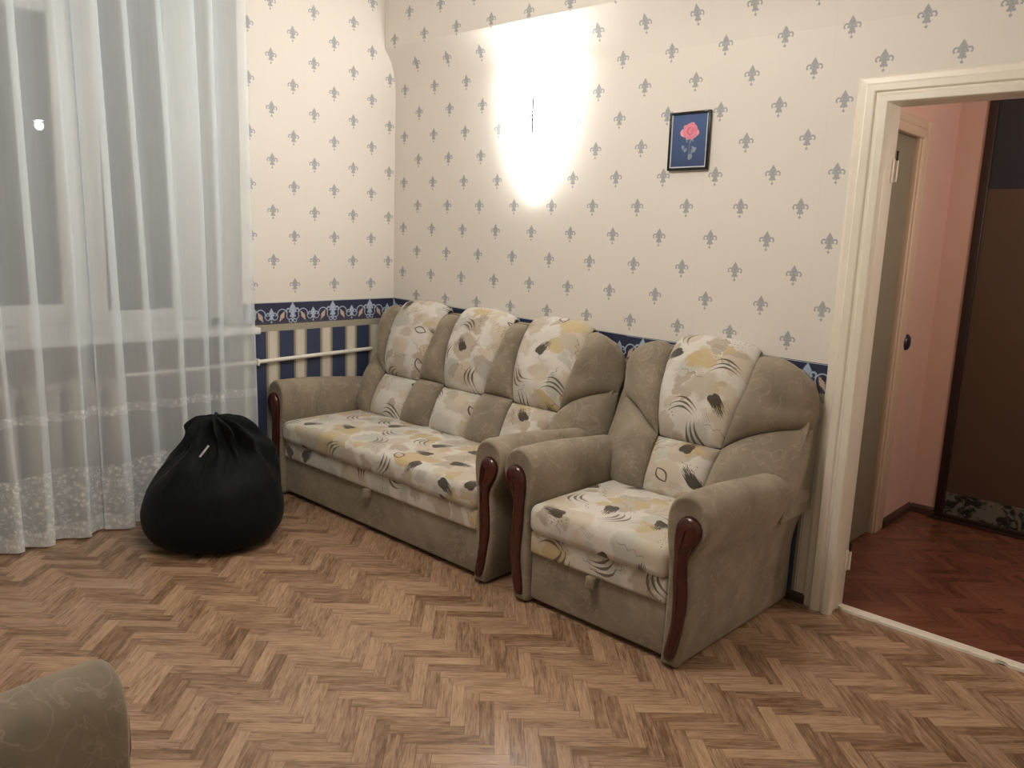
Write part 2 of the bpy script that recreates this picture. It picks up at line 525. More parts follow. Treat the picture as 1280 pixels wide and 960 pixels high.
def empty(name, loc=(0, 0, 0), rz=0.):
    o = bpy.data.objects.new(name, None); C.objects.link(o); o.location = loc; o.rotation_euler = (0, 0, rz)
    o.empty_display_size = .1; return o
def tag(o, label=None, cat=None, group=None, kind=None):
    if label: o['label'] = label
    if cat: o['category'] = cat
    if group: o['group'] = group
    if kind: o['kind'] = kind
    return o
def add_box(bm, lo, hi, bev=0., seg=2, bevel_all=True):
    r = bmesh.ops.create_cube(bm, size=1.0); vs_ = r['verts']
    for v in vs_:
        v.co = Vector([(lo[i]+hi[i])/2 + v.co[i]*(hi[i]-lo[i]) for i in range(3)])
    if bev:
        es = list({e for v in vs_ for e in v.link_edges})
        bmesh.ops.bevel(bm, geom=es, offset=bev, segments=seg, profile=.5, affect='EDGES')
def box(name, lo, hi, m, parent=None, bev=0., seg=2):
    bm = bmesh.new(); add_box(bm, lo, hi, bev, seg)
    return from_bm(name, bm, m, parent, smooth=bev > 0, angle=math.radians(50) if bev > 0 else None)
def add_tube(bm, pts, r, n=12, caps=True):
    pts = [Vector(p) for p in pts]; rings = []
    for i, p in enumerate(pts):
        d = (pts[min(i+1, len(pts)-1)] - pts[max(i-1, 0)]).normalized()
        a = d.orthogonal().normalized()
        if rings: 
            a = (pa - d*pa.dot(d)).normalized()
        pa = a; bb = d.cross(a)
        rr = r[i] if isinstance(r, (list, tuple)) else r
        rings.append([bm.verts.new(p + (a*math.cos(2*PI*k/n) + bb*math.sin(2*PI*k/n))*rr) for k in range(n)])
    for q in range(len(rings)-1):
        for k in range(n):
            bm.faces.new((rings[q][k], rings[q][(k+1) % n], rings[q+1][(k+1) % n], rings[q+1][k]))
    if caps: bm.faces.new(rings[0][::-1]); bm.faces.new(rings[-1])
def tube(name, pts, r, m, parent=None, n=12):
    bm = bmesh.new(); add_tube(bm, pts, r, n); return from_bm(name, bm, m, parent, smooth=True, angle=math.radians(60))
def add_lathe(bm, prof, cen=(0, 0, 0), n=24, a0=0, a1=2*PI):
    full = abs(a1-a0-2*PI) < 1e-6; rings = []
    for r, z in prof:
        rings.append([bm.verts.new((cen[0]+r*math.cos(a0+(a1-a0)*k/n), cen[1]+r*math.sin(a0+(a1-a0)*k/n), cen[2]+z)) for k in range(n if full else n+1)])
    for q in range(len(rings)-1):
        L = len(rings[q])
        for k in range(L if full else L-1):
            try: bm.faces.new((rings[q][k], rings[q][(k+1) % L], rings[q+1][(k+1) % L], rings[q+1][k]))
            except ValueError: pass
    return rings
def prism(name, poly, axis, lo, hi, m, parent=None, bev=0., seg=2):
    """poly of 2D points extruded along axis ('x','y','z')"""
    bm = bmesh.new()
    def P3(p, t):
        return {'y': (p[0], t, p[1]), 'x': (t, p[0], p[1]), 'z': (p[0], p[1], t)}[axis]
    a = [bm.verts.new(P3(p, lo)) for p in poly]; b_ = [bm.verts.new(P3(p, hi)) for p in poly]
    n = len(poly)
    bm.faces.new(a); bm.faces.new(b_[::-1])
    for i in range(n): bm.faces.new((a[i], a[(i+1) % n], b_[(i+1) % n], b_[i]))
    bmesh.ops.recalc_face_normals(bm, faces=bm.faces)
    if bev:
        es = [e for e in bm.edges if (abs(e.verts[0].co['xyz'.index(axis)] - e.verts[1].co['xyz'.index(axis)]) < 1e-6)]
        bmesh.ops.bevel(bm, geom=es, offset=bev, segments=seg, profile=.5, affect='EDGES')
    return from_bm(name, bm, m, parent, smooth=bev > 0, angle=math.radians(40) if bev > 0 else None)
def spline(pts, n, closed=False):
    """Catmull-Rom through points, resampled to n"""
    P = [np.array(p, float) for p in pts]; out = []
    N = len(P); segs = N if closed else N-1
    per = 10
    for i in range(segs):
        if closed: p0, p1, p2, p3 = P[(i-1) % N], P[i], P[(i+1) % N], P[(i+2) % N]
        else: p0, p1, p2, p3 = P[max(i-1, 0)], P[i], P[i+1], P[min(i+2, N-1)]
        for k in range(per):
            t = k/per
            out.append(.5*((2*p1) + (-p0+p2)*t + (2*p0-5*p1+4*p2-p3)*t*t + (-p0+3*p1-3*p2+p3)*t**3))
    out.append(P[0] if closed else P[-1])
    out = np.array(out); d = np.r_[0, np.cumsum(np.linalg.norm(np.diff(out, axis=0), axis=1))]
    tt = np.linspace(0, d[-1], n + (1 if closed else 0))
    res = np.stack([np.interp(tt, d, out[:, k]) for k in range(out.shape[1])], -1)
    return res[:-1] if closed else res

# ------------------------------------------------------------------ the setting: walls
H = 2.95; XR = 4.75; YF = -4.75; WT = .095
def structure(o, label=None): return tag(o, label, None, None, 'structure')
# back wall with the doorway
DX0, DX1, DZ = 2.918, 3.86, 2.025
wb = box('wall_back', (-.25, 0, -.004), (2.86, WT, H), M['paper_back']); structure(wb, 'long wall papered in cream with small grey lilies, sofa and armchair against it')
box('wall_panel', (3.93, 0, -.004), (XR, WT, H), M['paper_back'], wb)
box('wall_panel', (2.86, 0, 2.085), (3.93, WT, H), M['paper_back'], wb)
# beam with a coved underside
CV = spline([(-.085, 2.553), (-.078, 2.541), (-.062, 2.520), (-.042, 2.488), (-.024, 2.445), (-.011, 2.400), (-.003, 2.350), (.004, 2.300)], 22)
cov = [(-.085, 2.95)] + [tuple(c) for c in CV] + [(.004, 2.95)]
bmo = prism('trim_1', cov, 'x', 0.0, XR, M['paper_back'], None)
for p in bmo.data.polygons: p.use_smooth = True
bmo.data.set_sharp_from_angle(angle=math.radians(25))
structure(bmo, 'papered beam with coved underside along the top of the long wall')
# left wall with the window recess and the radiator niche
WY0, WY1 = -3.35, -1.03; WZ0, WZ1 = .93, 2.78
wl = box('wall_left', (-.45, WY1, -.004), (0, .0, H), M['paper_left']); structure(wl, 'papered wall beside the curtained window')
box('wall_panel', (-.45, YF, -.004), (0, WY0, H), M['paper_left'], wl)
box('wall_panel', (-.45, WY0, WZ1), (0, WY1, H), M['paper_left'], wl)
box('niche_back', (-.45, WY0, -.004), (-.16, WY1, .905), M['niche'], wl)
structure(box('wall_right', (XR, YF, -.004), (XR+.15, WT, H), M['wall_plain']), 'plain cream side wall opposite the window')
structure(box('wall_front', (-.45, YF-.15, -.004), (XR+.15, YF, H), M['wall_plain']), 'plain cream wall behind the viewer')
structure(box('ceiling', (-.45, YF, H), (XR+.15, 3.2, H+.1), M['ceiling']), 'white ceiling above the room')

# wallpaper border, lath strip and striped dado (thin paper strips glued on the walls)
def strip(name, axis, a0, a1, zb0, zb1, h, m, parent, off=.0012, seg=1):
    """strip whose bottom runs from zb0 to zb1; local z measured from its bottom at the start"""
    if axis == 'x': v = [(a0, -off, zb0), (a1, -off, zb1), (a1, -off, zb1+h), (a0, -off, zb0+h), (a0, 0, zb0), (a1, 0, zb1), (a1, 0, zb1+h), (a0, 0, zb0+h)]
    else: v = [(off, a0, zb0), (off, a1, zb1), (off, a1, zb1+h), (off, a0, zb0+h), (0, a0, zb0), (0, a1, zb1), (0, a1, zb1+h), (0, a0, zb0+h)]
    f = [(0, 1, 2, 3), (7, 6, 5, 4), (0, 4, 5, 1), (1, 5, 6, 2), (2, 6, 7, 3), (3, 7, 4, 0)]
    o = fixn(link(name, v, f, m, parent, smooth=False)); return o
def strip_local(name, axis, a0, a1, z0, z1, h, m, parent, off=.0012):
    # build horizontally with local z=0 at the bottom, then shear-free tilt by rotating the object
    L = a1-a0; ang = math.atan2(z1-z0, L)
    if axis == 'x':
        o = strip(name, 'x', a0, a0 + L/math.cos(ang), 0, 0, h, m, parent, off)
        o.location = (a0 - a0*math.cos(ang), 0, z0 - a0*math.sin(ang)); o.rotation_euler = (0, -ang, 0)
    else:
        o = strip(name, 'y', a0, a0 + L/math.cos(ang), 0, 0, h, m, parent, off)
        o.location = (0, a0 - a0*math.cos(ang), z0 - a0*math.sin(ang)); o.rotation_euler = (ang, 0, 0)
    return o
strip_local('wallpaper_border', 'x', .0, 1.80, .953, .914, .1255, M['border_back'], wb)
strip_local('wallpaper_border', 'x', 1.80, 2.80, .911, .901, .1270, M['border_back'], wb, .0018)
strip_local('border_lath', 'x', .0, 2.80, .916, .868, .038, M['lath'], wb, .0022)
strip('striped_paper', 'x', .0, 2.80, .04, .04, .85, M['stripe_back'], wb, .0009)
strip_local('wallpaper_border', 'y', -1.03, 0, .947, .952, .1255, M['border_left'], wl)
strip_local('border_lath', 'y', -1.03, 0, .912, .915, .038, M['lath'], wl, .0022)
strip('striped_paper', 'y', -1.03, 0, .04, .04, .88, M['stripe_left'], wl, .0009)
# baseboards
structure(prism('baseboard_back', [(0, 0), (-.016, 0), (-.016, .028), (-.010, .036), (-.004, .042), (0, .042)], 'x', 0.016, 2.80, M['basebd']), 'dark brown baseboard of the long wall')
structure(prism('baseboard_left', [(0, 0), (.016, 0), (.016, .028), (.010, .036), (.004, .042), (0, .042)], 'y', -1.03, -.0, M['basebd']), 'dark brown baseboard under the window wall')

# ------------------------------------------------------------------ doorway (door_1)
d1 = tag(empty('door_1', (2.925, 0, 0)), 'doorway with thick cream gloss painted casing and no door leaf', None, None, 'structure')
def at(o, p):  # keep world placement for a child of a translated empty
    o.parent = p; o.matrix_parent_inverse = Matrix.Identity(4); o.location = Vector(o.location) - p.location; return o
def casing_prof(sgn):
    # (offset from the opening edge, y), moulded
    return [(0, .0), (0, -.034), (.004, -.038), (.030, -.038), (.036, -.034), (.040, -.026), (.048, -.026), (.052, -.032), (.056, -.034), (.082, -.034), (.088, -.030), (.091, -.020), (.094, -.012), (.118, -.010), (.126, -.006), (.130, 0)]
def casing_vert(x0, dirn, z1):
    pf = casing_prof(1)
    n = len(pf); v = []
    for z in (0.0, 1):
        for (a, y) in pf:
            k = a/.130
            # mitre: the top member is narrower
            zz = 0.0 if z == 0 else z1 + a*.80
            v.append((x0 + dirn*a, y, zz))
    f = [tuple(range(n)), tuple(range(2*n-1, n-1, -1))] + [(i, (i+1) % n, n+(i+1) % n, n+i) for i in range(n)]
    return fixn(link('casing_side', v, f, M['gloss_white'], None, smooth=False))
at(casing_vert(DX0, -1, DZ), d1); at(casing_vert(DX1, 1, DZ), d1)
pf = casing_prof(1); n = len(pf); v = []
for x0, dr in ((DX0, -1), (DX1, 1)):
    for (a, y) in pf: v.append((x0+dr*a, y, DZ + a*.80))
f = [tuple(range(n)), tuple(range(2*n-1, n-1, -1))] + [(i, (i+1) % n, n+(i+1) % n, n+i) for i in range(n)]
at(fixn(link('casing_top', v, f, M['gloss_white'], None, smooth=False)), d1)
# jamb boards
at(box('jamb', (2.86, .001, 0.006), (DX0, .104, DZ+.03), M['gloss_white'], None, .003), d1)
at(box('jamb', (DX1, .001, 0.006), (3.93, .104, DZ+.03), M['gloss_white'], None, .003), d1)
at(box('jamb_head', (DX0, .001, DZ), (DX1, .104, DZ+.06), M['gloss_white'], None, .003), d1)
# threshold board, chipped on the room side
bm = bmesh.new(); N = 60; rows = []
for k in range(N+1):
    x = DX0 - .012 + (DX1-DX0+.0)*k/N
    chip = max(0, mnoise.noise(Vector((x*18, 0, 3)))-.22)*.03
    rows.append([bm.verts.new(p) for p in ((x, .048+chip, .0), (x, .050+chip, .010-chip*.2), (x, .056, .0145), (x, .092, .0145), (x, .096, .010), (x, .096, .0))])
for k in range(N):
    for j in range(5): bm.faces.new((rows[k][j], rows[k+1][j], rows[k+1][j+1], rows[k][j+1]))
    bm.faces.new((rows[k][5], rows[k+1][5], rows[k+1][0], rows[k][0]))
bm.faces.new(rows[0]); bm.faces.new(rows[-1][::-1])
th = from_bm('threshold', bm, M['gloss_white']); at(th, d1)
# hinges left on the jamb
for hz in (1.79, .205):
    hg = box('hinge', (2.918, .074, hz-.045), (2.9215, .103, hz+.045), M['gloss_white'], None, .001)
    at(hg, d1)
    kn = tube('hinge_pin', [(2.925, .106, hz-.040), (2.925, .106, hz+.038)], .0065, M['gloss_white'], None, 10); at(kn, d1)
    kn = tube('hinge_pin', [(2.925, .106, hz+.040), (2.925, .106, hz+.075)], .0045, M['metal'], None, 10); at(kn, d1); kn['label'] = 'dark bare hinge pin'

# ------------------------------------------------------------------ window (window_1) with panes, sill
w1_ = tag(empty('window_1', (-.2, -1.8, 1.0)), 'white painted window behind the sheer curtain, night outside', None, None, 'structure')
def wbox(name, lo, hi, m, bev=.004): return at(box(name, lo, hi, m, None, bev), w1_)
XF0, XF1 = -.235, -.185
# outer frame
wbox('frame_post', (XF0, -1.12, WZ0), (XF1, WY1, WZ1), M['pvc'])
wbox('frame_rail', (XF0, WY0, WZ0), (XF1, WY1, .985), M['pvc'])
wbox('frame_rail', (XF0, WY0, 2.74), (XF1, WY1, WZ1), M['pvc'])
wbox('frame_post', (XF0, WY0, WZ0), (XF1, WY0+.06, WZ1), M['pvc'])
# sash posts
sashes = [(-1.332, -1.12, -1.661, 1.040), (-1.866, -1.661, -2.42, 1.080), (-2.62, -2.42, -3.29, 1.080)]
for (a, b_, c_, zb) in sashes:
    wbox('sash_post', (XF0+.004, a, .985), (XF1+.012, b_, 2.74), M['pvc'])
for (ya, yb, zb, zt) in ((-1.661, -1.332, 1.040, 2.68), (-2.42, -1.866, 1.080, 2.40), (-3.29, -2.62, 1.08, 2.68)):
    wbox('sash_rail', (XF0+.004, ya, .985), (XF1+.010, yb, zb), M['pvc'])
    wbox('sash_rail', (XF0+.004, ya, zt), (XF1+.010, yb, zt+.07), M['pvc'])
    wbox('pane', (-.212, ya-.002, zb-.002), (-.208, yb+.002, zt+.002), M['glass'], 0)
wbox('pane', (-.212, -2.42, 2.47), (-.208, -1.866, 2.74), M['glass'], 0)
at(box('window_sill', (-.185, WY0, .905), (.045, -.948, .942), M['pvc'], None, .006), w1_)
# outside: a street lamp far away
sl = tag(empty('street_lamp', (-16.0, 2.75, -5.75)), 'bright street lamp glowing far away through the window', 'street lamp')
o = tube('pole', [(0, 0, 0), (0, 0, 8.8), (.15, 0, 9.15), (.55, 0, 9.22)], [.09, .06, .05, .04], M['metal'], sl)
bm = bmesh.new(); add_box(bm, (.50, -.10, 9.22), (.95, .10, 9.33), .03); from_bm('lamp_head', bm, M['metal'], sl, True)
bm = bmesh.new(); bmesh.ops.create_uvsphere(bm, u_segments=16, v_segments=10, radius=.085, matrix=Matrix.Translation((.75, 0, 9.125))); from_bm('lamp_glass', bm, M['street'], sl, True)

# radiator in the niche
rad = tag(empty('radiator', (-.09, -2.30, 0)), 'cast iron ribbed radiator under the window sill behind the curtain', 'radiator')
for k in range(15):
    y0 = .60 - k*.092
    bm = bmesh.new()
    add_tube(bm, [(-.035, y0, .14), (-.035, y0, .70)], .028, 10)
    add_tube(bm, [(.035, y0, .14), (.035, y0, .70)], .028, 10)
    add_box(bm, (-.055, y0-.018, .145), (.055, y0+.018, .695), .012)
    add_box(bm, (-.06, y0-.042, .665), (.06, y0+.042, .725), .02)
    add_box(bm, (-.06, y0-.042, .125), (.06, y0+.042, .185), .02)
    from_bm('radiator_section', bm, M['rad'], rad, True)
for yy in (.45, -.55): box('bracket_foot', (-.03, yy-.02, 0), (.03, yy+.02, .15), M['rad'], rad, .004)
pp = tag(empty('heating_pipe', (.03, -1.0, .75)), 'thin cream painted heating pipe along the striped wall', 'pipe')
tube('pipe_run', [(-.05, -.66, -.015), (-.03, -.60, -.012), (-.008, -.2, -.006), (-.012, .82, .018)], .0115, M['pipe'], pp)
tube('riser', [(-.06, -.36, -.74), (-.06, -.36, .15)], .013, M['pipe'], pp)
box('pipe_clip', (-.029, .03, -.019), (.013, .045, .018), M['pipe'], pp, .003)

# ------------------------------------------------------------------ hallway beyond the doorway
hx = 2.68; hy = 1.70
whl = structure(box('wall_hall_left', (hx-.14, 1.22, -.004), (hx, hy+.1, H), M['pink']), 'dull pink plastered hallway wall with a doorway')
box('wall_panel', (hx-.14, WT, 2.10), (hx, 1.22, H), M['pink'], whl)
box('wall_panel', (hx-.14, WT, -.004), (hx, .26, 2.10), M['pink'], whl)
whb = structure(box('wall_hall_back', (hx, hy+.0, -.004), (2.83, hy+.1, H), M['pink']), 'narrow pink end wall of the hallway beside the dark wardrobe')
box('wall_panel', (2.83, hy+.14, -.004), (XR, hy+.24, H), M['pink'], whb)
structure(box('wall_hall_right', (XR, WT, -.004), (XR+.15, 3.2, H), M['pink']), 'pink hallway wall out of sight')
# second door, in the hallway wall
d2 = tag(empty('door_2', (hx, .66, 0)), 'closed olive grey hallway door in a moulded beige casing', None, None, 'structure')
at(box('door_leaf', (hx-.060, .27, .008), (hx-.022, 1.115, 2.035), M['door_grey'], None, .003), d2)
at(box('casing_side', (hx-.03, 1.105, 0), (hx+.004, 1.125, 2.06), M['casing_hall'], None, .004), d2)
at(box('casing_side', (hx-.03, 1.125, 0), (hx+.014, 1.190, 2.0795), M['casing_hall'], None, .006), d2)
at(box('casing_side', (hx-.03, 1.190, 0), (hx+.009, 1.250, 2.1245), M['casing_hall'], None, .006), d2)
at(box('casing_side', (hx-.03, .17, 0), (hx+.020, .27, 2.09), M['casing_hall'], None, .006), d2)
at(box('casing_top', (hx-.03, .17, 2.035), (hx+.0145, 1.1895, 2.08), M['casing_hall'], None, .006), d2)
at(box('casing_top', (hx-.03, .17, 2.08), (hx+.0095, 1.1905, 2.125), M['casing_hall'], None, .006), d2)
structure(prism('baseboard_hall_left', [(hx, 0), (hx+.018, 0), (hx+.018, .035), (hx+.006, .05), (hx, .05)], 'y', 1.252, hy, M['basebd']), 'dark baseboard of the hallway side wall')
structure(prism('baseboard_hall_back', [(hy, 0), (hy-.018, 0), (hy-.018, .035), (hy-.006, .05), (hy, .05)], 'x', hx+.018, 2.815, M['basebd']), 'dark baseboard of the hallway end wall')
# dark half-round bell / switch on the pink wall
ls = tag(empty('light_switch', (hx, 1.262, 1.02)), 'dark half-round switch on the pink hallway wall by the door casing', 'switch')
bm = bmesh.new(); add_lathe(bm, [(.043, .0), (.043, .010), (.036, .020), (.015, .026), (.0005, .027)], n=24)
o = from_bm('switch_cover', bm, plain('navy_plastic', (.015, .016, .035), .3), ls, True); o.rotation_euler = (0, PI/2, 0)
# sliding wardrobe with dark frames
wd = tag(empty('sliding_wardrobe', (2.82, hy, 0)), 'tall dark brown framed wardrobe with glossy brown sliding panels in the hallway', 'wardrobe')
def wpart(name, lo, hi, m, bev=.003): return box(name, lo, hi, m, wd, bev)
wpart('stile', (0, -.012, .0), (.044, .03, 2.42), M['darkwood'])
wpart('stile', (.86, -.016, .0), (.904, .03, 2.42), M['darkwood'])
wpart('bottom_rail', (.044, -.012, .0), (.86, .03, .030), M['darkwood'])
wpart('top_rail', (.044, -.012, 2.38), (.86, .03, 2.42), M['darkwood'])
wpart('door_panel', (.044, .006, .155), (.86, .022, 1.83), M['panel'], 0)
wpart('painted_reflection', (.044, .006, 1.83), (.86, .022, 2.38), M['panel_dark'], 0)  # dark reflection in the glossy door, painted as a piece of its own
wpart('floral_panel', (.044, .005, .030), (.86, .022, .155), M['floral'], 0)
wpart('floor_track', (-.02, -.05, .0), (1.6, -.012, .012), M['darkwood'])
wpart('carcass', (0.0, .03, .0), (1.7, .12, 2.42), M['panel_dark'])

# ------------------------------------------------------------------ herringbone parquet
PW = .0455; PN = 5; PL = PW*PN; G = .0004
p0, q0 = 2.667, .061
fl = box('floor', (-.20, YF, -.06), (XR, .052, -.0035), M['subfloor']); structure(fl, 'floor of tan herringbone parquet strips')
flh = box('floor_hall', (hx-.14, .10, -.06), (XR, hy+.1, -.0035), M['subfloor']); structure(flh, 'hallway floor of herringbone parquet, coloured darker and redder for the dim light')
def toxy(p, q): return ((p+q)/math.sqrt(2), (q-p)/math.sqrt(2))
def clip(poly, ax, val, keep_less):
    out = []
    for i in range(len(poly)):
        a, b_ = poly[i], poly[(i+1) % len(poly)]
        ia = (a[ax] <= val) if keep_less else (a[ax] >= val); ib = (b_[ax] <= val) if keep_less else (b_[ax] >= val)
        if ia: out.append(a)
        if ia != ib:
            t = (val-a[ax])/(b_[ax]-a[ax]); out.append(tuple(a[k]+(b_[k]-a[k])*t for k in range(len(a))))
    return out
def rects(x0, x1, y0, y1):
    for i in range(-140, 200):
        for j in range(-30, 40):
            bp = i - j*(PN-1); bq = i + j*(PN+1)
            for kind in (0, 1):
                if kind == 0: pa, pb, qa, qb = bp, bp+PN, bq, bq+1
                else: pa, pb, qa, qb = bp, bp+1, bq+1, bq+1+PN
                pc, qc = p0+(pa+pb)/2*PW, q0+(qa+qb)/2*PW
                x, y = toxy(pc, qc)
                if x < x0-.2 or x > x1+.2 or y < y0-.2 or y > y1+.2: continue
                A = p0+pa*PW+G; B = p0+pb*PW-G; D = q0+qa*PW+G; E = q0+qb*PW-G
                if kind == 0: cs = [(A, D, 0, 0), (B, D, PL, 0), (B, E, PL, PW), (A, E, 0, PW)]
                else: cs = [(A, E, PL, 0), (A, D, 0, 0), (B, D, 0, PW), (B, E, PL, PW)]
                poly = [(*toxy(c[0], c[1]), c[2], c[3]) for c in cs]
                yield kind, (x, y), poly
def clip_all(poly, x0, x1, y0, y1):
    q = clip(poly, 0, x0, False)
    if q: q = clip(q, 0, x1, True)
    if q: q = clip(q, 1, y0, False)
    if q: q = clip(q, 1, y1, True)
    return q
Ri = Rm.to_3x3().transposed()
def to_px(x, y, z=0):
    d = Ri @ (Vector((x, y, z)) - Vector(CAM))
    if d.z > -.1: return None
    return (640 + F_PX*d.x/-d.z, 480 - F_PX*d.y/-d.z, -d.z)
inframe = []; rest = []
X0, X1, Y0, Y1 = -.16, XR, YF, .052
for kind, (x, y), poly in rects(X0, X1, Y0, Y1):
    inside = all(X0 < c[0] < X1 and Y0 < c[1] < Y1 for c in poly)
    px = to_px(x, y)
    hid = (x < 2.70 and y > -.84) or (x < .2)
    if inside and px and 10 < px[0] < 1270 and 560 < px[1] < 955 and not hid and not (px[0] < 190 and px[1] > 850):
        inframe.append((px[2], kind, (x, y), poly))
    else:
        q = clip_all(poly, X0, X1, Y0, Y1)
        if len(q) >= 3: rest.append(q)
inframe.sort(key=lambda a: a[0])
for it in inframe[300:]: rest.append(it[3])
protos = {}
for kind in (0, 1):
    # rectangle centred at the origin, drawn directly in world axes
    poly = [it for it in inframe if it[1] == kind][0]
    cx, cy = poly[2]
    vv = [(c[0]-cx, c[1]-cy, 0) for c in poly[3]] + [(c[0]-cx, c[1]-cy, -.0035) for c in poly[3]]
    uv = [(c[2], c[3]) for c in poly[3]]*2
    ff = [(0, 1, 2, 3), (7, 6, 5, 4), (0, 4, 5, 1), (1, 5, 6, 2), (2, 6, 7, 3), (3, 7, 4, 0)]
    o = fixn(link('plank', vv, ff, M['plank'], None, False, uv)); protos[kind] = o
used = set()
for _, kind, (x, y), poly in inframe[:300]:
    o = protos[kind]
    if kind in used: o = o.copy(); C.objects.link(o)
    used.add(kind)
    o.parent = fl; o.location = (x, y, 0)
def joined(name, polys, m, parent):
    V, Fc, UV = [], [], []
    for q in polys:
        b0 = len(V); n = len(q)
        for c in q: V.append((c[0], c[1], 0)); UV.append((c[2], c[3]))
        for c in q: V.append((c[0], c[1], -.0035)); UV.append((c[2], c[3]))
        Fc.append(tuple(range(b0, b0+n)))
        for i in range(n): Fc.append((b0+i, b0+n+i, b0+n+(i+1) % n, b0+(i+1) % n))
    o = fixn(link(name, V, Fc, m, parent, False, UV)); o['kind'] = 'stuff'; return o
joined('planks', rest, M['plank_island'], fl)
hall = []
for kind, (x, y), poly in rects(hx-.14, XR, .10, hy+.1):
    q = clip_all(poly, hx-.05, XR-.05, .102, hy)
    if len(q) >= 3: hall.append(q)
joined('planks', hall, M['plank_hall_dim'], flh)

# ------------------------------------------------------------------ upholstered furniture
PY = [-.385, -.330, -.240, -.195, -.125, -.085, -.055]
PZ = [.38, .50, .66, .80, .95, 1.03, 1.07]
def base_y(z): return float(np.interp(z, PZ, PY))
def normal_at(z):
    dy = base_y(z+.02)-base_y(z-.02); dz = .04
    L = math.hypot(dy, dz); return (-dz/L, dy/L)      # (ny, nz)
def sup(s, p=2.8): return max(0.0, 1-abs(2*s-1)**p)**.5
def pillow(name, m, parent, P, h, nu=22, nv=26, nrm=None, pu=2.8, pv=3.2, back=.02, wrinkle=.0):
    """closed puffed piece over the base surface P(s,t)->(x,y,z)"""
    V = []; idx = {}
    for j in range(nv+1):
        for i in range(nu+1):
            # concentrate rows at the seams
            s = .5 - .5*math.cos(PI*i/nu); t = .5 - .5*math.cos(PI*j/nv)
            x, y, z = P(s, t); g_ = sup(s, pu)*sup(t, pv)
            ny, nz = nrm(s, t) if nrm else normal_at(z)
            hh = h*g_ + (wrinkle*mnoise.noise(Vector((x*14, z*14, y*9+h*40)))*g_ if wrinkle else 0)
            V.append((x, y+ny*hh, z+nz*hh)); idx[(i, j)] = len(V)-1
    Fc = [(idx[i, j], idx[i+1, j], idx[i+1, j+1], idx[i, j+1]) for j in range(nv) for i in range(nu)]
    bidx = dict()
    for j in range(nv+1):
        for i in range(nu+1):
            if i in (0, nu) or j in (0, nv): bidx[i, j] = idx[i, j]
            else:
                s = .5 - .5*math.cos(PI*i/nu); t = .5 - .5*math.cos(PI*j/nv)
                x, y, z = P(s, t); g_ = sup(s)*sup(t); V.append((x, y+back*g_, z)); bidx[i, j] = len(V)-1
    Fc += [(bidx[i, j], bidx[i, j+1], bidx[i+1, j+1], bidx[i+1, j]) for j in range(nv) for i in range(nu)]
    return fixn(link(name, V, Fc, m, parent))
def coons(bot, top, lef, rig):
    B, T, L, R_ = [spline(c, 24) for c in (bot, top, lef, rig)]
    tt = np.linspace(0, 1, 24)
    def ev(A, t): return np.array([np.interp(t, tt, A[:, 0]), np.interp(t, tt, A[:, 1])])
    def f_(s, t):
        return ((1-t)*ev(B, s) + t*ev(T, s) + (1-s)*ev(L, t) + s*ev(R_, t)
                - ((1-s)*(1-t)*B[0] + s*(1-t)*B[-1] + (1-s)*t*T[0] + s*t*T[-1]))
    return f_

def arm_mesh(name, parent, e, sgn):
    """rolled arm lofted along y"""
    front = [(.325, .012), (.330, .10), (.332, .30), (.328, .40), (.318, .46), (.311, .52), (.314, .575), (.332, .617), (.362, .640), (.400, .646), (.438, .630), (.464, .598), (.474, .556), (.467, .512), (.446, .466), (.424, .432), (.414, .400), (.418, .34), (.423, .26), (.421, .18), (.408, .09), (.388, .012)]
    rear = [(.325, .012), (.330, .10), (.332, .30), (.328, .40), (.322, .46), (.318, .50), (.322, .540), (.340, .578), (.366, .600), (.400, .606), (.432, .592), (.452, .566), (.459, .53), (.457, .49), (.450, .45), (.440, .42), (.428, .39), (.414, .34), (.402, .26), (.398, .18), (.396, .09), (.394, .012)]
    FR = spline(front, 64); RE = spline(rear, 64)
    cen = np.array([.39, .33])
    ys = [(-.882, .94), (-.887, .975), (-.885, .99), (-.878, 1.0), (-.86, 1.004), (-.82, 1.0), (-.74, 1), (-.64, 1), (-.52, 1), (-.40, 1), (-.30, 1), (-.22, 1), (-.12, 1), (-.035, 1)]
    V = []; n = 64
    inner = None
    rings = []
    for yi, (y, sc) in enumerate(ys):
        t = min(1, max(0, (-.85 - y)/-.62)); tt_ = t*t*(3-2*t)
        A = FR*(1-tt_) + RE*tt_
        # gentle arch of the top line
        lift = .012*math.sin(PI*min(1, max(0, (y+.88)/.75)))
        A = A.copy(); A[:, 1] += np.clip((A[:, 1]-.45)/.2, 0, 1)*(lift)
        if y > -.30: 
            k = (y+.30)/.27
            A[:, 1] -= np.clip((A[:, 1]-.40)/.2, 0, 1)*.055*k
        if sc < 1 or sc > 1:
            # inset measured from the outline so that the edge looks upholstered
            cc = np.stack([np.interp(A[:, 1], [0, .4, .56, .65], [.365, .37, .393, .393]), np.clip(A[:, 1], .03, .60)], -1)
            d = A - cc; L = np.linalg.norm(d, axis=1, keepdims=True); L[L < 1e-6] = 1
            ins = {.94: .022, .975: .012, .99: .006, 1.0: 0, 1.004: -.003}[sc]
            A = A - d/L*np.minimum(ins, L*.9)
        base = len(V)
        for (u, z) in A: V.append((sgn*(u+e), y, z))
        rings.append(base)
    Fc = []
    for a in range(len(rings)-1):
        for k in range(n-1):
            Fc.append((rings[a]+k, rings[a]+k+1, rings[a+1]+k+1, rings[a+1]+k))
        Fc.append((rings[a]+n-1, rings[a], rings[a+1], rings[a+1]+n-1))
    Fc.append(tuple(range(rings[0], rings[0]+n))); Fc.append(tuple(range(rings[-1]+n-1, rings[-1]-1, -1)))
    o = fixn(link(name, V, Fc, M['velour'], parent))
    return o
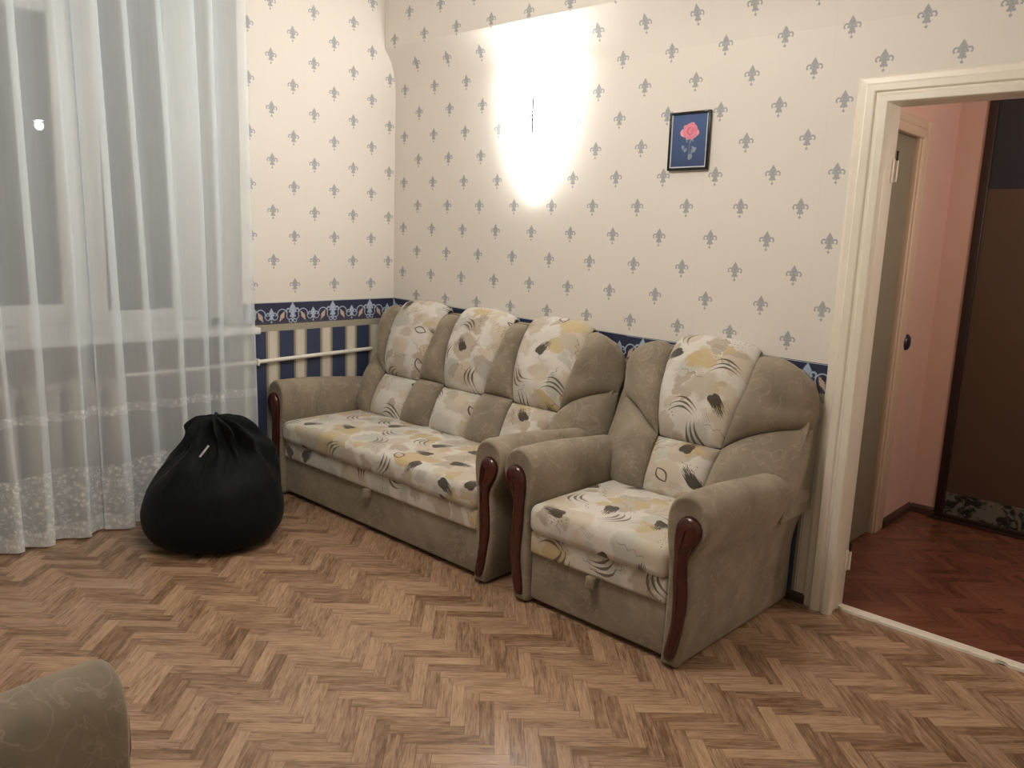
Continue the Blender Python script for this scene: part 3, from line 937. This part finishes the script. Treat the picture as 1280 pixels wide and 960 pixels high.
WOOD = [(.404, .578), (.378, .570), (.358, .545), (.350, .510), (.352, .46), (.356, .405), (.357, .34), (.362, .278), (.364, .214), (.362, .165), (.351, .103), (.343, .055), (.349, .033), (.368, .034), (.384, .062), (.398, .121), (.409, .183), (.416, .236), (.415, .298), (.409, .359), (.406, .415), (.417, .455), (.440, .495), (.451, .533), (.436, .565)]
def wood_mesh(parent, e, sgn):
    O = spline(WOOD, 56, closed=True)
    # medial axis approximation: z only, centre halfway between left and right edges
    V = []; rings = []
    cz = np.clip(O[:, 1], .055, .53)
    cx = np.interp(cz, [.03, .06, .12, .2, .3, .4, .46, .53, .58], [.358, .366, .375, .388, .388, .381, .385, .401, .402])
    cc = np.stack([cx, cz], -1)
    for k, dep in ((1.0, -.880), (1.0, -.893), (.86, -.900), (.62, -.9045), (.3, -.907), (.04, -.908)):
        A = cc + (O-cc)*k; base = len(V)
        # the carved face fades towards the knob
        for (u, z) in A: V.append((sgn*(u+e), dep - (.004 if z > .45 and k < .9 else 0), z))
        rings.append(base)
    n = 56; Fc = []
    for a in range(len(rings)-1):
        for k in range(n): Fc.append((rings[a]+k, rings[a]+(k+1) % n, rings[a+1]+(k+1) % n, rings[a+1]+k))
    Fc.append(tuple(range(rings[0]+n-1, rings[0]-1, -1)))
    o = fixn(link('wooden_trim', V, Fc, M['wood'], parent)); o['label'] = 'dark red lacquered wooden scroll'
    return o
def rbox(name, lo, hi, m, parent, r, dome=0., seg=5, sub=10):
    bm = bmesh.new(); add_box(bm, lo, hi, r, seg)
    # cut into strips for doming
    L = hi[0]-lo[0]
    for k in range(1, sub):
        bmesh.ops.bisect_plane(bm, geom=bm.verts[:]+bm.edges[:]+bm.faces[:], plane_co=(lo[0]+L*k/sub, 0, 0), plane_no=(1, 0, 0))
    for k in range(1, 7):
        bmesh.ops.bisect_plane(bm, geom=bm.verts[:]+bm.edges[:]+bm.faces[:], plane_co=(0, lo[1]+(hi[1]-lo[1])*k/7, 0), plane_no=(0, 1, 0))
    zc = (lo[2]+hi[2])/2
    for v in bm.verts:
        s = (v.co.x-lo[0])/L; t = (v.co.y-lo[1])/(hi[1]-lo[1]); s = min(1, max(0, s)); t = min(1, max(0, t))
        if v.co.z > zc: v.co.z += dome*sup(s, 3)*sup(t, 3) + .006*mnoise.noise(Vector((v.co.x*5, v.co.y*5, 1)))*sup(s)*sup(t)
        if v.co.y < lo[1]+.06: v.co.y -= dome*.6*sup(s, 4)*max(0, 1-abs(v.co.z-zc)/(hi[2]-lo[2]))
    return from_bm(name, bm, m, parent, True)

def make_seat(name, e, centres):
    """e: extra half width over the one-seat version; centres: x of each printed channel"""
    r = empty(name)
    hs = .325 + e
    for sgn in (-1, 1):
        a = arm_mesh('arm', r, e, sgn)
        wood_mesh(a, e, sgn)
    # front panel, printed valance, seat cushion
    rbox('front_panel', (-hs+.002, -.862, .022), (hs-.002, -.83, .236), M['velour'], r, .012, 0, 3, 4)
    box('box_frame', (-hs+.002, -.83, .010), (hs-.002, -.05, .30), M['velour'], r, .006)
    rbox('valance', (-hs+.001, -.876, .222), (hs-.001, -.80, .318), M['print'], r, .016, .004, 4, 8)
    rbox('seat_cushion', (-hs-.002, -.892, .314), (hs+.002, -.30, .430), M['print'], r, .036, .014, 6, 14)
    tb = box('pull_tab', (-.020, -.893, .182), (.020, -.868, .226), M['velour'], r, .004); tb['label'] = 'small beige pull tab loop'
    # printed channels
    top_path = spline([(-.236, .652), (-.212, .74), (-.180, .84), (-.130, .94), (-.085, 1.015), (-.050, 1.048), (-.018, 1.035)], 40)
    tt = np.linspace(0, 1, 40); tp = np.linspace(0, 1, 7)
    for c in centres:
        def PU(s, t, c=c):
            y = np.interp(t, tt, top_path[:, 0]); z = np.interp(t, tt, top_path[:, 1])
            hw = np.interp(t, tp, [.150, .172, .188, .198, .206, .204, .190])
            zz = z - (.012*(1-(2*s-1)**2))*(1-t)*1.0
            return (c + (2*s-1)*hw, y, zz)
        def NU(s, t):
            a = max(0, min(1, t)); i = min(38, max(1, int(a*39)))
            d = top_path[i+1]-top_path[i-1]; L = np.linalg.norm(d)
            return (-d[1]/L, d[0]/L)
        pillow('printed_headrest', M['print'], r, PU, .070, 24, 34, NU, 2.6, 4.0, .02, .010)
        def PL_(s, t, c=c):
            z = .418 + t*(.648-.418) + .012*(1-(2*s-1)**2)*(t) - .012*(1-(2*s-1)**2)*t
            hw = .138 + .014*t
            return (c + (2*s-1)*hw, base_y(z)+.004, z)
        pillow('printed_lumbar_pad', M['print'], r, PL_, .068, 22, 20, None, 2.6, 2.6, .02, .008)
    # side wings
    c_out = centres[-1]; wdt = (.47+e) - c_out      # half width left for the wing measured from the channel
    def mu(u):   # one-seat wing coordinate (.14.. .47) to this seat
        k = (wdt-.16)/(.47-.16)
        return c_out + (.16 + (u-.16)*k if u > .16 else u)
    for sgn in (-1, 1):
        def wy(x, z):
            k = max(0, (abs(x)-c_out-.20)/(wdt-.20)); k = min(1, k)
            return base_y(z) + (min(-.050, base_y(z)+.13)-base_y(z))*k**1.3
        up = coons([(mu(.155), .652), (mu(.25), .715), (mu(.35), .752), (mu(.462), .770)],
                   [(mu(.205), 1.030), (mu(.27), 1.040), (mu(.345), 1.022), (mu(.405), .985)],
                   [(mu(.155), .652), (mu(.178), .78), (mu(.196), .90), (mu(.205), 1.030)],
                   [(mu(.462), .770), (mu(.470), .85), (mu(.450), .93), (mu(.405), .985)])
        lo = coons([(mu(.135), .418), (mu(.25), .415), (mu(.36), .415), (mu(.455), .44)],
                   [(mu(.155), .652), (mu(.25), .715), (mu(.35), .752), (mu(.462), .770)],
                   [(mu(.135), .418), (mu(.142), .50), (mu(.150), .58), (mu(.155), .652)],
                   [(mu(.455), .44), (mu(.472), .55), (mu(.472), .66), (mu(.462), .770)])
        for nm, fn, hh in (('upper_wing', up, .078), ('lower_wing', lo, .080)):
            def PP(s, t, fn=fn, sgn=sgn):
                x, z = fn(s, t); return (sgn*x, wy(x, z), z)
            pillow(nm, M['velour'], r, PP, hh, 24, 22, None, 2.3, 2.3, .03, .008)
    # lobes between the printed channels of a wider back
    for a, b_ in zip(centres[:-1], centres[1:]):
        def edge(t): return float(np.interp(t, [0, .35, .40, .65, .85, 1], [.138, .152, .155, .186, .200, .203]))
        for (nm, z0, z1) in (('lower_lobe', .418, .662), ('upper_lobe', .662, 1.030)):
            def PP(s, t, a=a, b_=b_, z0=z0, z1=z1):
                z = z0+(z1-z0)*t; g_ = (z-.418)/(1.03-.418)
                xl = a + edge(g_); xr = b_ - edge(g_)
                return (xl + (xr-xl)*s, base_y(z)+.002, z)
            pillow(nm, M['velour'], r, PP, .072, 16, 20, None, 2.2, 3.4, .02, .006)
    # carcass behind the upholstery
    o1 = [(-(mu(.46)), .42), (-(mu(.462)), .78), (-(mu(.455)), .88), (-(mu(.43)), .945), (-(mu(.38)), .99), (-(mu(.28)), 1.022), (-(mu(.15)), 1.035)]
    outl = o1 + [(-x, z) for x, z in o1[::-1]]
    n = len(outl); V = []; 
    for (x, z) in outl: V.append((x*.992, -.012, z))
    for (x, z) in outl: V.append((x*.985, min(-.05, base_y(z)+.09), z-.004))
    Fc = [tuple(range(n)), tuple(range(2*n-1, n-1, -1))] + [(i, (i+1) % n, n+(i+1) % n, n+i) for i in range(n)]
    fixn(link('back_frame', V, Fc, M['velour'], r, smooth=False))
    box('rear_panel', (-.392-e, -.034, .012), (.392+e, -.006, .46), M['velour'], r, .004)
    return r

sofa = make_seat('sofa', .4475, [-.525, 0, .525])
sofa.location = (.922, -.004, 0)
tag(sofa, 'three-seat beige velour sofa with leaf-print seat and three printed back channels', 'sofa')
chair = make_seat('armchair', 0.0, [0.0])
chair.location = (2.328, -.004, 0)
tag(chair, 'beige velour armchair with leaf-print seat standing between sofa and doorway', 'armchair', 'matching armchairs')
def copy_tree(o, parent=None):
    c = o.copy(); C.objects.link(c); c.parent = parent
    for ch in list(o.children): copy_tree(ch, c)
    return c
chair2 = copy_tree(chair)
chair2.location = (2.958, -3.553, 0); chair2.rotation_euler = (0, 0, PI + .06)
tag(chair2, 'beige armchair of which only one rounded arm shows in the bottom left foreground', 'armchair', 'matching armchairs')

# ------------------------------------------------------------------ bean bag
bb = tag(empty('bean_bag', (.500, -1.475, 0)), 'black nylon bean bag chair slumped in front of the curtain', 'bean bag')
prof = spline([(.001, .004), (.16, .004), (.255, .016), (.308, .07), (.325, .145), (.314, .215), (.292, .29), (.258, .35), (.212, .415), (.160, .475), (.122, .52), (.098, .56), (.070, .59), (.001, .602)], 60)
NU_ = 120; V = []; Fc = []
view = Vector((.90, -.43, 0)).normalized(); rightd = Vector((.43, .90, 0)).normalized()
for j, (r_, z_) in enumerate(prof):
    for i in range(NU_):
        a = 2*PI*i/NU_; d = Vector((math.cos(a), math.sin(a), 0))
        k = max(0, min(1, (z_-.28)/.25))
        # shoulder on the right, slope on the left
        rr_ = r_*(1 + .05*k*d.dot(rightd) if d.dot(rightd) > 0 else 1 + .02*k)
        # gathers of the cloth
        f1 = math.sin(a*9 + 2*math.sin(a*2) + z_*6)*.032*k*min(1, r_/.1)
        f2 = mnoise.noise(Vector((d.x*2.4, d.y*2.4, z_*5)))*.030*(.25+k)*min(1, r_/.06)
        f3 = mnoise.noise(Vector((d.x*6, d.y*6, z_*14+5)))*.040*k
        # the creased hollow facing the room, below the tip
        hol = -.075*math.exp(-((z_-.45)/.075)**2)*max(0, d.dot((view*.9+rightd*.25).normalized()))**3
        ridge = .018*math.exp(-((a - math.atan2(view.y, view.x) + .15)/.10)**2)*math.exp(-((z_-.37)/.10)**2)
        rr_ = max(.0005, rr_ + (f1+f2+f3)*(z_ > .03) + hol + ridge)
        off = rightd*float(np.interp(z_, [0, .25, .34, .43, .50, .60], [0, .008, .030, .062, .055, .025])) + view*(-.01*k)
        V.append((d.x*rr_+off.x, d.y*rr_+off.y, max(.002, z_ + .018*k*mnoise.noise(Vector((d.x*3, d.y*3, z_*9+9)))*min(1, r_/.05))))
for j in range(len(prof)-1):
    for i in range(NU_):
        Fc.append((j*NU_+i, j*NU_+(i+1) % NU_, (j+1)*NU_+(i+1) % NU_, (j+1)*NU_+i))
Fc.append(tuple(range(NU_-1, -1, -1))); Fc.append(tuple((len(prof)-1)*NU_+i for i in range(NU_)))
sack = fixn(link('sack', V, Fc, M['bean'], bb))
sm = sack.modifiers.new('sub', 'SUBSURF'); sm.levels = 1; sm.render_levels = 1
# folded tip and carrying handle
fl_ = tube('carry_handle', [view*.135+rightd*(-.01)+Vector((0, 0, .47)), view*.15+rightd*(-.02)+Vector((0, 0, .43)), view*.205+rightd*(-.045)+Vector((0, 0, .365)), view*.262+rightd*(-.065)+Vector((0, 0, .305)), view*.265+rightd*(-.075)+Vector((0, 0, .27))], [.012, .012, .011, .010, .006], M['bean'], bb, 8)
tg = box('seam_tag', (-.004, -.002, -.034), (.004, .002, .034), M['tag'], bb); tg.location = view*.165 + rightd*(-.035) + Vector((0, 0, .475)); tg.rotation_euler = (.25, .62, math.atan2(rightd.y, rightd.x)); tg['label'] = 'small white sewn-in tag'
tg = box('brand_tag', (-.016, -.002, -.012), (.016, .002, .012), M['greytag'], bb); tg.location = rightd*.235 + view*.02 + Vector((0, 0, .462)); tg.rotation_euler = (0, .2, math.atan2(rightd.y, rightd.x)); tg['label'] = 'small grey tag'; tg.name = 'side_tag'

# ------------------------------------------------------------------ sheer curtain
cu = tag(empty('sheer_curtain', (.1, -1.8, 0)), 'white sheer curtain with embroidered lace hem hanging over the window', 'curtain')
# plan of the cloth: (y, x, ybottom shift, xbottom shift)
plan = [
 (-.985, .085), (-1.005, .105), (-1.040, .095), (-1.085, .070), (-1.130, .062), (-1.175, .082), (-1.195, .108), (-1.178, .128), (-1.205, .120),
 (-1.235, .088), (-1.262, .070), (-1.280, .085), (-1.262, .112), (-1.290, .118), (-1.350, .092), (-1.395, .070), (-1.425, .078), (-1.440, .105), (-1.420, .125), (-1.452, .124),
 (-1.500, .095), (-1.540, .072), (-1.572, .080), (-1.592, .108), (-1.572, .128), (-1.606, .126), (-1.650, .098), (-1.690, .074), (-1.716, .088),
 (-1.728, .122), (-1.705, .140), (-1.740, .142), (-1.785, .112), (-1.815, .092), (-1.800, .080), (-1.840, .082), (-1.880, .112), (-1.900, .136), (-1.888, .152), (-1.925, .140),
 (-1.975, .098), (-2.030, .080), (-2.058, .098), (-2.070, .130), (-2.045, .150), (-2.085, .150), (-2.140, .110), (-2.175, .090), (-2.200, .110), (-2.190, .140), (-2.230, .140),
 (-2.290, .100), (-2.340, .080), (-2.370, .115), (-2.350, .140), (-2.400, .138), (-2.46, .095), (-2.52, .085), (-2.55, .12), (-2.60, .13), (-2.66, .095), (-2.72, .10), (-2.78, .125), (-2.86, .10), (-2.95, .09)]
CP = spline([(y, x) for y, x in plan], 520)
dl = np.r_[0, np.cumsum(np.linalg.norm(np.diff(CP, axis=0), axis=1))]
NZ = 54; V = []; UV = []; Fc = []
for j in range(NZ+1):
    t = j/NZ; z = 2.80 - (2.80-.010)*t
    for i, (y, x) in enumerate(CP):
        gy = mnoise.noise(Vector((y*3.1, t*1.3, 2.0))); 
        amp = .62 + .45*t + .35*mnoise.noise(Vector((y*4.5, 0, 7.0)))*t
        xx = .098 + (x-.098)*amp + .012*mnoise.noise(Vector((y*5, t*2.2, 11)))*t
        yy = y + .022*gy*t + (t-.35)*.028*math.sin(y*7.0)
        zz = z
        yy -= .055*(1-t)**1.2
        if t > .96: xx = max(.030, xx)
        V.append((xx-.1, yy+1.8, zz)); UV.append((dl[i], z))
n = len(CP)
for j in range(NZ):
    for i in range(n-1): Fc.append((j*n+i, j*n+i+1, (j+1)*n+i+1, (j+1)*n+i))
cloth = link('voile', V, Fc, M['sheer'], cu, True, UV)
tag(cloth)
box('curtain_rail', (-.025, -1.20, 2.795), (.045, .86, 2.835), M['pvc'], cu, .005)

# ------------------------------------------------------------------ framed rose picture
pic = tag(empty('framed_picture', (2.074, -.004, 1.930)), 'small black framed picture of a pink rose on deep blue', 'picture')
pic.rotation_euler = (0, math.radians(-.6), 0)
PWD, PHT = .102, .125
fr = [(PWD, PHT), (PWD-.011, PHT-.011)]
for nm, lo, hi in (('frame_side', (-PWD, -.016, -PHT), (-PWD+.011, 0, PHT)), ('frame_side', (PWD-.011, -.016, -PHT), (PWD, 0, PHT)), ('frame_top', (-PWD+.011, -.016, PHT-.011), (PWD-.011, 0, PHT)), ('frame_bottom', (-PWD+.011, -.016, -PHT), (PWD-.011, 0, -PHT+.011))):
    box(nm, lo, hi, M['black'], pic, .002)
for nm, lo, hi in (('silver_slip', (-PWD+.011, -.012, -PHT+.011), (-PWD+.016, -.002, PHT-.011)), ('silver_slip', (PWD-.016, -.012, -PHT+.011), (PWD-.011, -.002, PHT-.011)), ('silver_slip', (-PWD+.016, -.012, -PHT+.011), (PWD-.016, -.002, -PHT+.016))):
    box(nm, lo, hi, M['silver'], pic)
box('rose_print', (-PWD+.011, -.009, -PHT+.011), (PWD-.011, -.001, PHT-.011), M['rose'], pic)['label'] = 'pink rose on dark blue ground'

# ------------------------------------------------------------------ wall sconce
sc = tag(empty('wall_sconce', (1.16, 0, 2.09)), 'lit white glass wall sconce glaring on the long wall above the sofa', 'wall lamp')
box('back_plate', (-.030, -.010, -.055), (.030, 0, .055), M['chrome'], sc, .004)
bm = bmesh.new()
# flattened V-shaped glass shade
for (r_, z_) in ():
    pass
SHO = [(.228, .30), (.226, .20), (.220, .08), (.203, -.03), (.172, -.13), (.122, -.22), (.072, -.30), (.034, -.36), (.006, -.41)]
rows = []
for (hw_, z_) in SHO:
    row = []
    for k in range(17):
        a_ = PI*k/16
        dp = .022 + .080*math.sin(a_)*min(1, hw_/.12)
        row.append(bm.verts.new((-hw_*math.cos(a_), -dp if 0 < k < 16 else -.020, z_)))
    rows.append(row)
for r0, r1 in zip(rows[:-1], rows[1:]):
    for k in range(16): bm.faces.new((r0[k], r0[k+1], r1[k+1], r1[k]))
shade = from_bm('glass_shade', bm, M['sconce'], sc, True); md = shade.modifiers.new('th', 'SOLIDIFY'); md.thickness = .004
tube('metal_stem', [(.070, -.113, -.095), (.070, -.115, 0), (.070, -.115, .075)], .0040, M['metal'], sc, 8)
for dz, hx_ in ((.018, .018), (.0, .022), (-.020, .016)):
    tube('metal_leaf', [(.070, -.114, dz), (.070-hx_*.8, -.115, dz-.012), (.070-hx_*1.4, -.116, dz+.012)], .0032, M['metal'], sc, 6)
def plight(name, loc, power, col, rad):
    l = bpy.data.lights.new(name, 'POINT'); l.energy = power; l.color = col; l.shadow_soft_size = rad
    o = bpy.data.objects.new(name, l); C.objects.link(o); o.location = loc; return o
plight('sconce_bulb', (1.16, -.050, 2.40), SCONCE_W*.85, (1, .97, .93), .035).visible_camera = True

plight('sconce_bulb', (1.16, -.010, 1.76), SCONCE_W*.05, (1, .97, .93), .03)
# ------------------------------------------------------------------ chandelier (above the frame)
ch = tag(empty('chandelier', (2.10, -1.85, 0.16)), 'three-arm ceiling lamp above the middle of the room', 'ceiling lamp')
tube('rod', [(0, 0, 2.785), (0, 0, 2.52)], .010, M['chrome'], ch)
bm = bmesh.new(); add_lathe(bm, [(.001, 2.79), (.06, 2.789), (.055, 2.765), (.015, 2.74), (.001, 2.74)], n=20); from_bm('ceiling_rose', bm, M['chrome'], ch, True)
for k in range(3):
    a = 2*PI*k/3 + .4; c_, s_ = math.cos(a), math.sin(a)
    am = tube('lamp_arm', [(0, 0, 2.53), (c_*.10, s_*.10, 2.49), (c_*.20, s_*.20, 2.52), (c_*.24, s_*.24, 2.56)], .007, M['chrome'], ch)
    bm = bmesh.new(); bmesh.ops.create_uvsphere(bm, u_segments=20, v_segments=12, radius=.055, matrix=Matrix.Translation((c_*.24, s_*.24, 2.61)))
    from_bm('glass_globe', bm, M['bulb'], am, True)
    plight('chandelier_bulb', (2.10+c_*.24, -1.85+s_*.24, 2.68), CHANDELIER_W/3, (1, .93, .85), .05)
plight('hall_fill_light', (4.15, .75, 1.95), HALL_W, (1, .90, .80), .08)  # unseen fill added to brighten the pink hallway, no lamp fitting here
